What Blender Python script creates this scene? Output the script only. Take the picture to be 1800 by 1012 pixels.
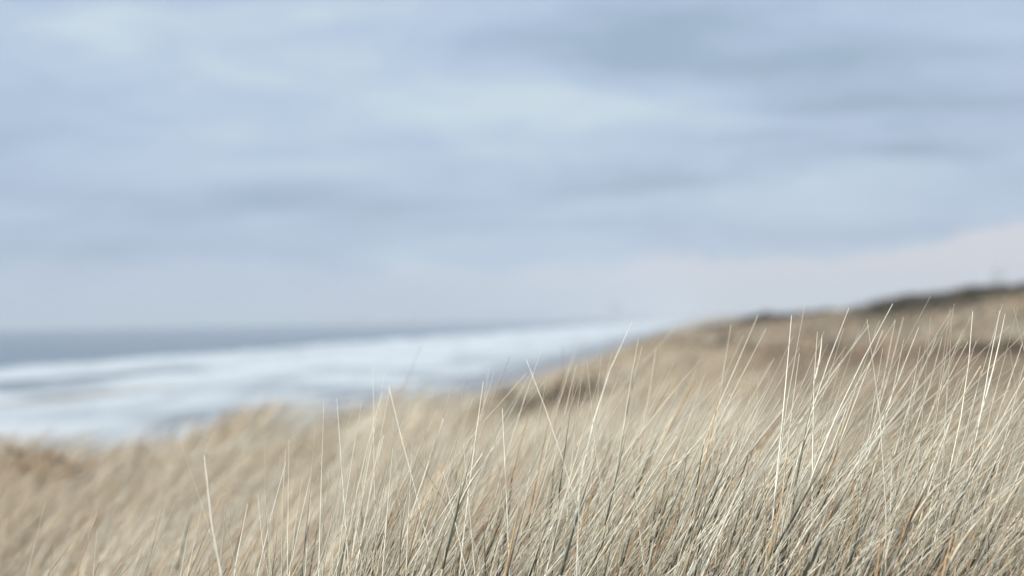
import bpy, math
import numpy as np
from mathutils import Matrix, Vector

# ------------------------------------------------------------------ camera
for o in list(bpy.data.objects): bpy.data.objects.remove(o)
S = bpy.context.scene
COL = S.collection
EYE = 9.3                      # metres above the sea
FPX = 4250.0                   # focal length in photograph pixels (85 mm on 36 mm, 1800 wide)
PITCH = 55.5 / FPX
ROLL = math.radians(0.86)
ROT = Matrix.Rotation(math.pi / 2 + PITCH, 3, 'X') @ Matrix.Rotation(-ROLL, 3, 'Z')
cam = bpy.data.objects.new('camera', bpy.data.cameras.new('camera'))
COL.objects.link(cam)
cam.matrix_world = Matrix.Translation((0, 0, EYE)) @ ROT.to_4x4()
cd = cam.data
cd.sensor_width = 36; cd.lens = 85; cd.clip_start = 0.05; cd.clip_end = 60000
cd.dof.use_dof = True; cd.dof.focus_distance = 3.0; cd.dof.aperture_fstop = 4.5
S.camera = cam
R3 = np.array(ROT)

# ------------------------------------------------------------------ exposure
S.view_settings.view_transform = 'Standard'; S.view_settings.look = 'None'
S.view_settings.exposure = 0.4; S.view_settings.gamma = 1.0
S.view_settings.use_curve_mapping = False
try:
    S.cycles.volume_bounces = 1
    S.cycles.max_bounces = 6; S.cycles.diffuse_bounces = 3
except Exception: pass

# ------------------------------------------------------------------ world: overcast sky with broken cloud sheets
SUN_EL, SUN_AZ = math.radians(33), math.radians(-112)     # azimuth from +Y towards +X: behind the camera, to the left (over the sea)
W = bpy.data.worlds.new('World'); S.world = W; W.use_nodes = True
nt = W.node_tree; nt.nodes.clear()
class NB:
    """small helper to wire shader nodes"""
    def __init__(s, tree): s.t = tree
    def n(s, typ, **k):
        nd = s.t.nodes.new(typ)
        for a, b in k.items(): setattr(nd, a, b)
        return nd
    def put(s, sock, v):
        if isinstance(v, bpy.types.NodeSocket): s.t.links.new(v, sock)
        elif v is not None: sock.default_value = v
    def m(s, op, a, b=None, c=None, clamp=False):
        nd = s.n('ShaderNodeMath', operation=op, use_clamp=clamp)
        for i, v in enumerate((a, b, c)): s.put(nd.inputs[i], v)
        return nd.outputs[0]
    def ramp(s, fac, stops, interp='EASE'):
        nd = s.n('ShaderNodeValToRGB'); e = nd.color_ramp; e.interpolation = interp
        while len(e.elements) < len(stops): e.elements.new(0.5)
        for el, (p, c) in zip(e.elements, stops):
            el.position = p
            el.color = (c, c, c, 1) if isinstance(c, (int, float)) else (*c, 1)
        s.put(nd.inputs[0], fac); return nd.outputs[0]
    def mix(s, f, a, b):
        nd = s.n('ShaderNodeMix', data_type='RGBA')
        s.put(nd.inputs[0], f)
        for i, v in ((6, a), (7, b)):
            s.put(nd.inputs[i], (*v, 1) if isinstance(v, tuple) and len(v) == 3 else v)
        return nd.outputs[2]
    def smooth(s, v, a, b):
        nd = s.n('ShaderNodeMapRange', interpolation_type='SMOOTHSTEP')
        s.put(nd.inputs[0], v); nd.inputs[1].default_value = a; nd.inputs[2].default_value = b
        return nd.outputs[0]
    def noise(s, vec, scale, detail=4, rough=0.55, dim='3D'):
        nd = s.n('ShaderNodeTexNoise', noise_dimensions=dim)
        s.put(nd.inputs['Vector'], vec); nd.inputs['Scale'].default_value = scale
        nd.inputs['Detail'].default_value = detail; nd.inputs['Roughness'].default_value = rough
        return nd
    def comb(s, x, y, z=0.0):
        nd = s.n('ShaderNodeCombineXYZ')
        for i, v in enumerate((x, y, z)): s.put(nd.inputs[i], v)
        return nd.outputs[0]
B = NB(nt)
tc = B.n('ShaderNodeTexCoord')
sep = B.n('ShaderNodeSeparateXYZ'); nt.links.new(tc.outputs['Generated'], sep.inputs[0])
X, Y, Z = sep.outputs
az = B.m('ARCTAN2', X, Y)
el = B.m('ARCSINE', Z)
# cloud deck seen in perspective
den = B.m('ADD', B.m('MAXIMUM', Z, 0.0), 0.10)
px_ = B.m('DIVIDE', X, den); py_ = B.m('DIVIDE', Y, den)
deck = B.comb(px_, py_)
n1 = B.noise(deck, 1.15, 5, 0.52).outputs[0]
n2 = B.noise(B.comb(B.m('MULTIPLY', az, 9.0), B.m('MULTIPLY', el, 42.0), 3.7), 1.0, 4, 0.5)
warp = n2.outputs['Color']
wsep = B.n('ShaderNodeSeparateColor'); nt.links.new(warp, wsep.inputs[0])
azw = B.m('ADD', az, B.m('MULTIPLY', B.m('SUBTRACT', wsep.outputs[0], 0.5), 0.09))
elw = B.m('ADD', el, B.m('MULTIPLY', B.m('SUBTRACT', wsep.outputs[1], 0.5), 0.022))
def azel(px, py):
    v = R3 @ np.array([(px - 900) / FPX, (506 - py) / FPX, -1.0])
    v /= np.linalg.norm(v)
    return math.atan2(v[0], v[1]), math.asin(v[2])
def blob(px, py, sx, sy, w):
    a, e = azel(px, py)
    dx = B.m('DIVIDE', B.m('SUBTRACT', azw, a), sx / FPX)
    dy = B.m('DIVIDE', B.m('SUBTRACT', elw, e), sy / FPX)
    r2 = B.m('ADD', B.m('MULTIPLY', dx, dx), B.m('MULTIPLY', dy, dy))
    return B.m('MULTIPLY', B.m('EXPONENT', B.m('MULTIPLY', r2, -1.0)), w)
# individual cloud masses: pale tops and dark undersides
clouds = [(760, 455, 70, 26, 0.20), (560, 60, 90, 22, -0.14), (1250, 250, 120, 14, -0.14), (930, 395, 180, 18, -0.12), (250, 200, 90, 16, -0.14), (1330, 210, 200, 18, 0.12), (500, 300, 180, 16, 0.12), (1700, 300, 140, 24, 0.14), (1640, 40, 160, 26, 0.10), (1090, 70, 260, 70, -0.30), (1180, 40, 120, 45, -0.10), (1500, 120, 520, 110, -0.10), (1010, 190, 270, 32, 0.36), (880, 150, 150, 40, 0.14), (250, 110, 420, 110, 0.12), (160, 55, 110, 45, 0.32), (640, 20, 260, 55, 0.26),
          (620, 130, 330, 45, 0.22), (420, 355, 330, 26, -0.30), (1600, 272, 150, 18, -0.42), (1140, 320, 170, 17, -0.34),
          (1560, 180, 330, 22, -0.28), (1450, 110, 200, 26, -0.26), (1400, 340, 190, 30, 0.26), (60, 160, 160, 60, -0.10),
          (330, 230, 200, 36, 0.16), (880, 270, 240, 30, 0.14), (150, 440, 260, 34, -0.16), (1450, 405, 330, 20, -0.16),
          (820, 215, 250, 30, 0.18), (1750, 60, 200, 60, 0.02), (800, 425, 90, 16, 0.10)]
tot = None
for c in clouds:
    b = blob(*c); tot = b if tot is None else B.m('ADD', tot, b)
n3 = B.noise(B.comb(B.m('MULTIPLY', azw, 17.0), B.m('MULTIPLY', elw, 66.0), 8.1), 1.15, 8, 0.64).outputs[0]
val = B.m('ADD', B.m('ADD', 0.5, B.m('MULTIPLY', B.m('SUBTRACT', n1, 0.5), 0.35)),
          B.m('ADD', B.m('MULTIPLY', B.m('SUBTRACT', n3, 0.5), 1.0), B.m('MULTIPLY', tot, 1.25)))
cloud = B.ramp(val, [(0.0, (0.29, 0.405, 0.53)), (0.28, (0.37, 0.475, 0.64)), (0.52, (0.428, 0.548, 0.725)),
                     (0.78, (0.50, 0.618, 0.75)), (1.0, (0.60, 0.71, 0.785))], 'B_SPLINE')
# warm bank of cumulus low over the land
ridge = B.m('ADD', 0.030, B.m('MULTIPLY', B.m('SUBTRACT', B.noise(B.comb(B.m('MULTIPLY', az, 16.0), 4.2, 0.0), 1.0, 4, 0.6).outputs[0], 0.5), 0.030))
lift = B.m('MULTIPLY', B.smooth(az, 0.10, 0.24), 0.010)
top = B.m('ADD', B.m('SUBTRACT', ridge, 0.004), lift)
bank = B.m('MULTIPLY', B.smooth(B.m('SUBTRACT', top, elw), -0.001, 0.004), B.m('MULTIPLY_ADD', B.smooth(az, -0.16, 0.16), 0.75, 0.2))
cloud = B.mix(bank, cloud, (0.68, 0.675, 0.735))
sky = B.n('ShaderNodeTexSky', sky_type='NISHITA', sun_disc=False)
sky.sun_elevation = SUN_EL; sky.sun_rotation = SUN_AZ; sky.altitude = 10; sky.dust_density = 2.0
skyv = B.n('ShaderNodeVectorMath', operation='SCALE'); nt.links.new(sky.outputs[0], skyv.inputs[0]); skyv.inputs['Scale'].default_value = 0.7
mixed = B.mix(0.93, skyv.outputs[0], B.mix(0.0, cloud, cloud))
bgn = B.n('ShaderNodeBackground'); nt.links.new(mixed, bgn.inputs[0]); bgn.inputs[1].default_value = 0.80
# the Nishita part is brought to strength 0.1 before it is covered by cloud
skyv.inputs['Scale'].default_value = 0.1
wo = B.n('ShaderNodeOutputWorld'); nt.links.new(bgn.outputs[0], wo.inputs[0])

# ------------------------------------------------------------------ sun behind thin cloud
sl = bpy.data.lights.new('sun', 'SUN'); sl.energy = 4.5; sl.angle = math.radians(7); sl.color = (1.0, 0.95, 0.86)
sun = bpy.data.objects.new('sun', sl); COL.objects.link(sun)
sd = Vector((math.sin(SUN_AZ) * math.cos(SUN_EL), math.cos(SUN_AZ) * math.cos(SUN_EL), math.sin(SUN_EL)))
sun.rotation_euler = sd.to_track_quat('Z', 'Y').to_euler()

# ================================================================== helpers
rng = np.random.default_rng(11)
def at(px, py, d):
    """the point that lies on the photograph's pixel at forward distance d (used to survey the place)"""
    v = R3 @ np.array([(px - 900) / FPX, (506 - py) / FPX, -1.0])
    return np.array([0, 0, EYE]) + v * (d / v[1])
_T = np.random.default_rng(5).random((256, 256))
def vnoise(x, y):
    xi = np.floor(x).astype(int); yi = np.floor(y).astype(int); fx = x - xi; fy = y - yi
    fx = fx * fx * (3 - 2 * fx); fy = fy * fy * (3 - 2 * fy)
    a = _T[xi % 256, yi % 256]; b = _T[(xi + 1) % 256, yi % 256]; c = _T[xi % 256, (yi + 1) % 256]; d = _T[(xi + 1) % 256, (yi + 1) % 256]
    return (a * (1 - fx) + b * fx) * (1 - fy) + (c * (1 - fx) + d * fx) * fy - 0.5
def fbm(x, y, o=4):
    s = 0; a = 1.0
    for k in range(o):
        s = s + a * vnoise(x * 2 ** k + 17.3 * k, y * 2 ** k + 9.1 * k); a *= 0.5
    return s
def sstep(x, a, b):
    t = np.clip((x - a) / (b - a), 0, 1); return t * t * (3 - 2 * t)
def mesh_obj(name, V, F, mat, parent=None, smooth=True, col=None):
    me = bpy.data.meshes.new(name)
    V = np.asarray(V, np.float32); F = np.asarray(F, np.int32); k = F.shape[1]
    me.vertices.add(len(V)); me.vertices.foreach_set('co', V.ravel())
    me.loops.add(F.size); me.loops.foreach_set('vertex_index', F.ravel())
    me.polygons.add(len(F)); me.polygons.foreach_set('loop_start', np.arange(0, F.size, k, dtype=np.int32))
    me.polygons.foreach_set('use_smooth', np.full(len(F), smooth))
    if col is not None:
        at_ = me.color_attributes.new('tint', 'FLOAT_COLOR', 'POINT')
        at_.data.foreach_set('color', np.concatenate([col, np.ones((len(col), 1))], 1).astype(np.float32).ravel())
    me.update(calc_edges=True)
    me.materials.append(mat)
    o = bpy.data.objects.new(name, me); COL.objects.link(o)
    if parent is not None: o.parent = parent
    return o
def grid_obj(name, P, mat):
    a, b = P.shape[:2]
    i = np.arange(a * b).reshape(a, b)
    F = np.stack([i[:-1, :-1], i[1:, :-1], i[1:, 1:], i[:-1, 1:]], -1).reshape(-1, 4)
    return mesh_obj(name, P.reshape(-1, 3), F, mat)
def tag(o, label, cat, group=None, kind=None):
    o['label'] = label
    if cat: o['category'] = cat
    if group: o['group'] = group
    if kind: o['kind'] = kind
    return o
def mat(name):
    m = bpy.data.materials.new(name); m.use_nodes = True; m.node_tree.nodes.clear()
    return m, NB(m.node_tree)
def finish(m, b, bsdf):
    out = b.n('ShaderNodeOutputMaterial'); m.node_tree.links.new(bsdf, out.inputs[0]); return m
def principled(b, color, rough=0.7, **k):
    p = b.n('ShaderNodeBsdfPrincipled'); b.put(p.inputs['Base Color'], (*color, 1) if isinstance(color, tuple) else color)
    b.put(p.inputs['Roughness'], rough)
    for a, v in k.items(): b.put(p.inputs[a.replace('_', ' ')], v)
    return p

# ------------------------------------------------------------------ materials
def grass_material(name, trans=0.22, rough=0.5):
    m, b = mat(name)
    a = b.n('ShaderNodeAttribute', attribute_name='tint')
    geo = b.n('ShaderNodeNewGeometry')
    nz = b.noise(geo.outputs['Position'], 90.0, 3, 0.6).outputs[0]
    hsv = b.n('ShaderNodeHueSaturation'); b.put(hsv.inputs['Color'], a.outputs['Color'])
    b.put(hsv.inputs['Value'], b.m('MULTIPLY_ADD', nz, 0.5, 0.75))
    p = principled(b, hsv.outputs[0], rough, Specular_IOR_Level=0.35)
    t = b.n('ShaderNodeBsdfTranslucent'); b.put(t.inputs[0], hsv.outputs[0])
    mx = b.n('ShaderNodeMixShader'); mx.inputs[0].default_value = trans
    b.t.links.new(p.outputs[0], mx.inputs[1]); b.t.links.new(t.outputs[0], mx.inputs[2])
    return finish(m, b, mx.outputs[0])
M_GRASS = grass_material('dry_grass')
M_STALK = grass_material('grass_stalk', 0.15, 0.42)
def ground_material():
    m, b = mat('dune_turf')
    geo = b.n('ShaderNodeNewGeometry'); P = geo.outputs['Position']
    n = b.noise(P, 0.055, 4, 0.6).outputs[0]; n_ = b.noise(P, 0.7, 5, 0.65).outputs[0]
    c = b.ramp(b.m('ADD', b.m('MULTIPLY', n, 0.65), b.m('MULTIPLY', n_, 0.35)),
               [(0.30, (0.15, 0.125, 0.105)), (0.45, (0.25, 0.215, 0.18)), (0.58, (0.34, 0.305, 0.245)), (0.72, (0.30, 0.285, 0.225))], 'LINEAR')
    bmp = b.n('ShaderNodeBump'); bmp.inputs['Strength'].default_value = 0.6; bmp.inputs['Distance'].default_value = 0.1
    b.put(bmp.inputs['Height'], b.noise(P, 6.0, 5, 0.7).outputs[0])
    p = principled(b, c, 0.95, Specular_IOR_Level=0.1); b.put(p.inputs['Normal'], bmp.outputs[0])
    return finish(m, b, p.outputs[0])
M_GROUND = ground_material()
CV = np.array([0.082, 1.0]); CV /= np.linalg.norm(CV); NV = np.array([CV[1], -CV[0]])   # along the coast; inland
def lat_along(b):
    geo = b.n('ShaderNodeNewGeometry')
    sp = b.n('ShaderNodeSeparateXYZ'); b.put(sp.inputs[0], geo.outputs['Position'])
    x, y, _ = sp.outputs
    lat = b.m('ADD', b.m('MULTIPLY', x, float(NV[0])), b.m('MULTIPLY', y, float(NV[1])))
    alo = b.m('ADD', b.m('MULTIPLY', x, float(CV[0])), b.m('MULTIPLY', y, float(CV[1])))
    return geo, lat, alo
def sand_material():
    m, b = mat('beach_sand')
    geo, lat, alo = lat_along(b)
    n = b.noise(geo.outputs['Position'], 0.2, 5, 0.6).outputs[0]
    dry = b.ramp(n, [(0.3, (0.30, 0.25, 0.19)), (0.7, (0.40, 0.345, 0.265))])
    wet = b.m('SUBTRACT', 1.0, b.smooth(b.m('ADD', lat, b.m('MULTIPLY', n, 10.0)), -27.0, -20.0))
    c = b.mix(wet, dry, (0.15, 0.13, 0.105))
    p = principled(b, c, b.m('MULTIPLY_ADD', wet, -0.7, 0.9))
    return finish(m, b, p.outputs[0])
def sea_material():
    m, b = mat('sea_water')
    geo, lat, alo = lat_along(b)
    wv = b.noise(b.comb(b.m('MULTIPLY', lat, 0.02), b.m('MULTIPLY', alo, 0.006)), 1.0, 4, 0.55).outputs[0]
    latw = b.m('ADD', lat, b.m('MULTIPLY', b.m('SUBTRACT', wv, 0.5), 46.0))
    prof = b.ramp(b.m('MULTIPLY_ADD', latw, 1 / 240.0, 260 / 240.0),            # -260 .. -20
                  [(0.0, 0.0), (0.385, 0.0), (0.44, 0.92), (0.55, 0.90), (0.585, 0.22), (0.645, 0.22), (0.68, 1.0), (0.76, 0.95), (0.80, 0.66), (0.86, 0.78), (0.91, 0.66), (0.96, 0.50)], 'LINEAR')
    # the dark trough between the two lines of breakers closes further down the coast
    far = b.smooth(alo, 380.0, 560.0)
    prof = b.m('MAXIMUM', prof, b.m('MULTIPLY', far, b.m('MULTIPLY', b.smooth(latw, -162.0, -146.0), b.m('MULTIPLY_ADD', b.smooth(latw, -66.0, -40.0), -0.45, 0.9))))
    tex = b.noise(b.comb(b.m('MULTIPLY', lat, 0.07), b.m('MULTIPLY', alo, 0.017)), 1.0, 6, 0.6).outputs[0]
    foam = b.smooth(b.m('ADD', prof, b.m('MULTIPLY', b.m('SUBTRACT', tex, 0.5), 2.5)), 0.25, 1.05)
    cap = b.noise(b.comb(b.m('MULTIPLY', lat, 0.05), b.m('MULTIPLY', alo, 0.016), 5.0), 1.0, 3, 0.5).outputs[0]
    caps = b.m('MULTIPLY', b.smooth(cap, 0.62, 0.70), b.smooth(lat, -700.0, -180.0))
    foam = b.m('MAXIMUM', foam, b.m('MULTIPLY', caps, 0.6))
    fine = b.noise(geo.outputs['Position'], 0.5, 6, 0.65).outputs[0]
    bmp = b.n('ShaderNodeBump'); bmp.inputs['Strength'].default_value = 0.6; bmp.inputs['Distance'].default_value = 0.5
    b.put(bmp.inputs['Height'], fine)
    deep = b.mix(b.smooth(lat, -190.0, -90.0), (0.075, 0.105, 0.135), (0.17, 0.185, 0.185))
    w = principled(b, deep, 0.22, IOR=1.33); b.put(w.inputs['Normal'], bmp.outputs[0])
    f = principled(b, (0.54, 0.585, 0.60), 0.9); b.put(f.inputs['Normal'], bmp.outputs[0])
    mx = b.n('ShaderNodeMixShader'); b.put(mx.inputs[0], foam)
    b.t.links.new(w.outputs[0], mx.inputs[1]); b.t.links.new(f.outputs[0], mx.inputs[2])
    return finish(m, b, mx.outputs[0])
def flat_material(name, c, rough=0.85, amp=0.3, sc=0.3):
    m, b = mat(name)
    geo = b.n('ShaderNodeNewGeometry')
    n = b.noise(geo.outputs['Position'], sc, 4, 0.6).outputs[0]
    cc = b.mix(n, tuple(v * (1 - amp) for v in c), tuple(min(1, v * (1 + amp)) for v in c))
    return finish(m, b, principled(b, cc, rough).outputs[0])
M_SAND = sand_material(); M_SEA = sea_material()
M_CONC = flat_material('pale_concrete', (0.66, 0.66, 0.68), sc=0.05); M_ROOF = flat_material('roof_gravel', (0.40, 0.40, 0.41), sc=0.05)
M_GLASS = flat_material('window_glass', (0.22, 0.24, 0.27), 0.2, 0.2, 0.05)

# ================================================================== terrain of the dunes
# surveyed canopy height: for columns of the photograph, (distance, photograph row of the grass top)
COLS = {
 -900: [(1, 3200), (2.4, 1700), (3, 1420), (4.5, 1180), (8, 960), (14, 870), (20, 845), (26, 900), (40, 960), (80, 960), (150, 850)],
 0:    [(1, 2700), (2.2, 1420), (3, 1180), (4.5, 990), (8, 835), (14, 785), (20, 766), (26, 830), (40, 900), (80, 920), (150, 830)],
 150:  [(1, 2700), (2.2, 1400), (3, 1150), (4.5, 960), (8, 820), (14, 778), (20, 764), (26, 830), (40, 880), (80, 900), (150, 830)],
 300:  [(1, 2600), (2.2, 1370), (3, 1110), (4.5, 925), (8, 800), (14, 748), (20, 736), (26, 800), (40, 850), (80, 880), (150, 820)],
 450:  [(1, 2600), (2.2, 1340), (3, 1060), (4.5, 885), (8, 775), (14, 722), (20, 713), (26, 770), (40, 830), (80, 860), (150, 820)],
 600:  [(1, 2600), (2.2, 1300), (3, 1010), (4.5, 850), (8, 750), (14, 706), (20, 698), (26, 750), (40, 800), (80, 830), (150, 800)],
 750:  [(1, 2550), (2.2, 1270), (3, 975), (4.5, 815), (8, 735), (14, 708), (19, 704), (25, 745), (34, 715), (50, 770), (80, 800), (150, 780)],
 900:  [(1, 2500), (2.2, 1240), (3, 945), (4.5, 785), (8, 722), (14, 712), (18, 716), (24, 760), (34, 660), (42, 690), (60, 740), (90, 740), (150, 720)],
 1000: [(1, 2500), (2.2, 1220), (3, 920), (4, 775), (6, 725), (9, 712), (14, 700), (20, 706), (34, 642), (44, 660), (60, 690), (90, 680), (150, 660)],
 1100: [(1, 2500), (2.2, 1200), (3, 900), (3.8, 760), (5.5, 725), (9, 705), (14, 680), (20, 655), (34, 604), (44, 625), (60, 640), (80, 612), (110, 620), (160, 600)],
 1200: [(1, 2500), (2.2, 1190), (3, 880), (3.6, 745), (5, 735), (9, 720), (14, 690), (20, 665), (34, 625), (44, 625), (60, 606), (80, 588), (110, 590), (160, 580)],
 1300: [(1, 2500), (2.2, 1180), (3, 850), (3.5, 735), (5, 800), (9, 790), (14, 735), (22, 670), (36, 640), (60, 606), (90, 585), (130, 572), (170, 568), (220, 572)],
 1400: [(1, 2500), (2.2, 1170), (2.9, 850), (3.4, 725), (5, 840), (9, 830), (14, 760), (22, 680), (36, 650), (60, 612), (90, 580), (130, 560), (170, 555), (230, 560)],
 1500: [(1, 2500), (2.2, 1150), (2.9, 830), (3.4, 720), (5, 860), (9, 850), (14, 780), (22, 690), (36, 655), (60, 612), (90, 575), (130, 545), (175, 541), (240, 548)],
 1650: [(1, 2500), (2.2, 1130), (2.9, 800), (3.4, 705), (5, 860), (9, 850), (14, 780), (22, 690), (36, 650), (60, 605), (90, 562), (130, 527), (175, 520), (240, 530)],
 1800: [(1, 2500), (2.2, 1110), (2.9, 780), (3.4, 690), (5, 840), (9, 830), (14, 760), (22, 670), (36, 640), (60, 595), (90, 550), (130, 515), (180, 513), (240, 522)],
 2700: [(1, 2400), (2.2, 1050), (2.9, 740), (3.4, 640), (5, 680), (9, 660), (14, 640), (22, 630), (36, 600), (60, 560), (90, 520), (130, 490), (180, 480), (240, 490)],
}
GRASS_H = 0.52
Y3X = [-900, 0, 150, 300, 450, 600, 750, 900, 1000, 1100, 1200, 1300, 1400, 1500, 1650, 1800, 2700]
Y3Y = [1330, 1080, 1030, 965, 905, 855, 815, 778, 755, 738, 728, 726, 722, 716, 708, 700, 660]
NU, ND = 420, 260
LU = np.linspace(-0.62, 0.62, NU); LD = np.linspace(math.log(0.7), math.log(420.0), ND)
tab = np.zeros((len(COLS), ND)); cu = []
for i, (p, nodes) in enumerate(sorted(COLS.items())):
    cu.append((p - 900) / FPX)
    y3 = float(np.interp(p, Y3X, Y3Y))
    nodes = [(1, y3 + 1500), (2.2, y3 + 340), (2.6, y3 + 150), (2.95, y3 + 10), (3.2, y3 - (12 if p >= 1150 else 30))] + [(d, y - (30 if d < 6 and p < 1150 else 0)) for d, y in nodes if d > 3.45]
    nodes = [(d, y + ({8: 12, 14: 20}.get(d, 0) if p < 960 else 0)) for d, y in nodes]
    zz = [at(p, y, d)[2] - EYE for d, y in nodes]
    sl_ = [z / d for z, (d, y) in zip(zz, nodes)]                 # slope of sight: interpolates gently
    tab[i] = np.interp(LD, np.log([d for d, y in nodes]), sl_) * np.exp(LD)
H = np.stack([np.interp(LU, cu, tab[:, j]) for j in range(ND)], 1)
def smooth1(A, s, axis):
    r = int(3 * s) + 1; k = np.exp(-0.5 * (np.arange(-r, r + 1) / s) ** 2); k /= k.sum()
    A = np.pad(A, [(r, r) if ax == axis else (0, 0) for ax in range(2)], mode='edge')
    return np.apply_along_axis(lambda v: np.convolve(v, k, 'valid'), axis, A)
SL = H / np.exp(LD)[None]
SL = smooth1(smooth1(SL, 2.0, 1), 3.0, 0)
# rounded tops of the crest above the beach
cx_ = [-900, 0, 60, 100, 150, 190, 250, 300, 340, 375, 415, 450, 495, 540, 600, 640, 670, 720, 780, 850, 3000]
cy_ = [845, 766, 772, 770, 764, 757, 752, 738, 722, 709, 716, 706, 714, 718, 698, 680, 680, 691, 696, 702, 702]
base_ = np.interp(cx_, [-900, 0, 150, 300, 450, 600, 750, 850, 3000], [845, 766, 764, 736, 713, 698, 696, 702, 702])
dl = np.interp(LU * FPX + 900, cx_, 1.4 * (np.array(cy_) - base_) - 12)
SL += smooth1((-(dl / FPX))[:, None] * np.exp(-((LD - math.log(19.5)) / 0.16) ** 2)[None], 1.5, 0)
H = SL * np.exp(LD)[None]
def canopy(x, y):
    """height of the grass tops, world z"""
    x = np.asarray(x, float); y = np.maximum(np.asarray(y, float), 0.71)
    u = np.clip(x / y, LU[0], LU[-1]); l = np.clip(np.log(y), LD[0], LD[-1])
    a = (u - LU[0]) / (LU[1] - LU[0]); b = (l - LD[0]) / (LD[1] - LD[0])
    i = np.clip(a.astype(int), 0, NU - 2); j = np.clip(b.astype(int), 0, ND - 2); a = a - i; b = b - j
    z = (H[i, j] * (1 - a) + H[i + 1, j] * a) * (1 - b) + (H[i, j + 1] * (1 - a) + H[i + 1, j + 1] * a) * b
    amp = np.clip(y / 20.0, 0, 1)
    z = z + amp * (0.10 * fbm(x * 0.55, y * 0.28, 3) + 0.16 * fbm(x * 0.16 + 4, y * 0.09, 2) * np.clip(y / 30, 0, 3))
    lat = x * NV[0] + y * NV[1]
    s = sstep(-lat, 10.0, 27.0)
    z = z * (1 - s) + (-EYE - 0.3 + 0.52) * s
    return z + EYE
def ground(x, y): return canopy(x, y) - GRASS_H - 0.05 * fbm(np.asarray(x) * 3.0, np.asarray(y) * 3.0, 2)

g_u = np.linspace(-0.62, 0.62, 260); g_d = np.exp(np.linspace(math.log(0.75), math.log(400.0), 330))
UU, DD = np.meshgrid(g_u, g_d, indexing='ij')
PX, PY = UU * DD, DD
PZ = ground(PX, PY)
o = grid_obj('dune_ground', np.stack([PX, PY, PZ], -1), M_GROUND)
tag(o, 'rolling dune ground under the dry grass', None, kind='structure')

# far dunes continuing along the coast
a_ = np.exp(np.linspace(math.log(240), math.log(11500), 150)); l_ = np.concatenate([np.linspace(-30, 60, 40), np.exp(np.linspace(math.log(66), math.log(5000), 50))])
LL, AA = np.meshgrid(l_, a_, indexing='ij')
hz_ = sstep(LL, -27, 14) * (8.2 + 3.2 * fbm(LL * 0.02, AA * 0.006, 4) + 1.5 * sstep(LL, 20, 90)) - 0.3
hz_ = hz_ * (0.75 + 0.25 * sstep(AA, 250, 420))
P = np.stack([LL * NV[0] + AA * CV[0], LL * NV[1] + AA * CV[1], hz_], -1)
o = grid_obj('far_dunes', P, M_GROUND); tag(o, 'hazy dune coast running away to the horizon', None, kind='structure')

# beach
l_ = np.linspace(-54, -12, 30); a_ = np.concatenate([np.linspace(-60, 300, 60), np.exp(np.linspace(math.log(306), math.log(11500), 90))])
LL, AA = np.meshgrid(l_, a_, indexing='ij')
bz = -0.35 + (LL + 54) * 0.022 + 0.12 * fbm(LL * 0.1, AA * 0.03, 3)
o = grid_obj('beach', np.stack([LL * NV[0] + AA * CV[0], LL * NV[1] + AA * CV[1], bz], -1), M_SAND)
tag(o, 'strip of wet sand below the dunes', None, kind='structure')

# sea with swell that steepens into breakers
l_ = np.concatenate([-np.exp(np.linspace(math.log(14000), math.log(300), 90)), np.linspace(-296, -27, 160)])
a_ = np.concatenate([np.linspace(-60, 180, 20), np.exp(np.linspace(math.log(184), math.log(14000), 380))])
LL, AA = np.meshgrid(l_, a_, indexing='ij')
wob = 26 * fbm(LL * 0.004, AA * 0.006, 3)
env = sstep(LL, -320, -150) * (1 - sstep(LL, -62, -32)) * (1 - 0.7 * sstep(AA, 900, 2500))
ph = (LL + wob) / 38.0 * 2 * math.pi
sw = (np.maximum(np.sin(ph), -0.25) + 0.35 * np.sin(2 * ph + 0.6)) * 0.55
sz = env * sw * (0.6 + 0.9 * (fbm(LL * 0.01 + 9, AA * 0.012, 3) + 0.5)) + 0.10 * fbm(LL * 0.15, AA * 0.05, 3) * sstep(-AA, -3000, -800)
o = grid_obj('sea', np.stack([LL * NV[0] + AA * CV[0], LL * NV[1] + AA * CV[1], sz], -1), M_SEA)
tag(o, 'grey blue sea with white lines of surf', None, kind='structure')

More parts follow.
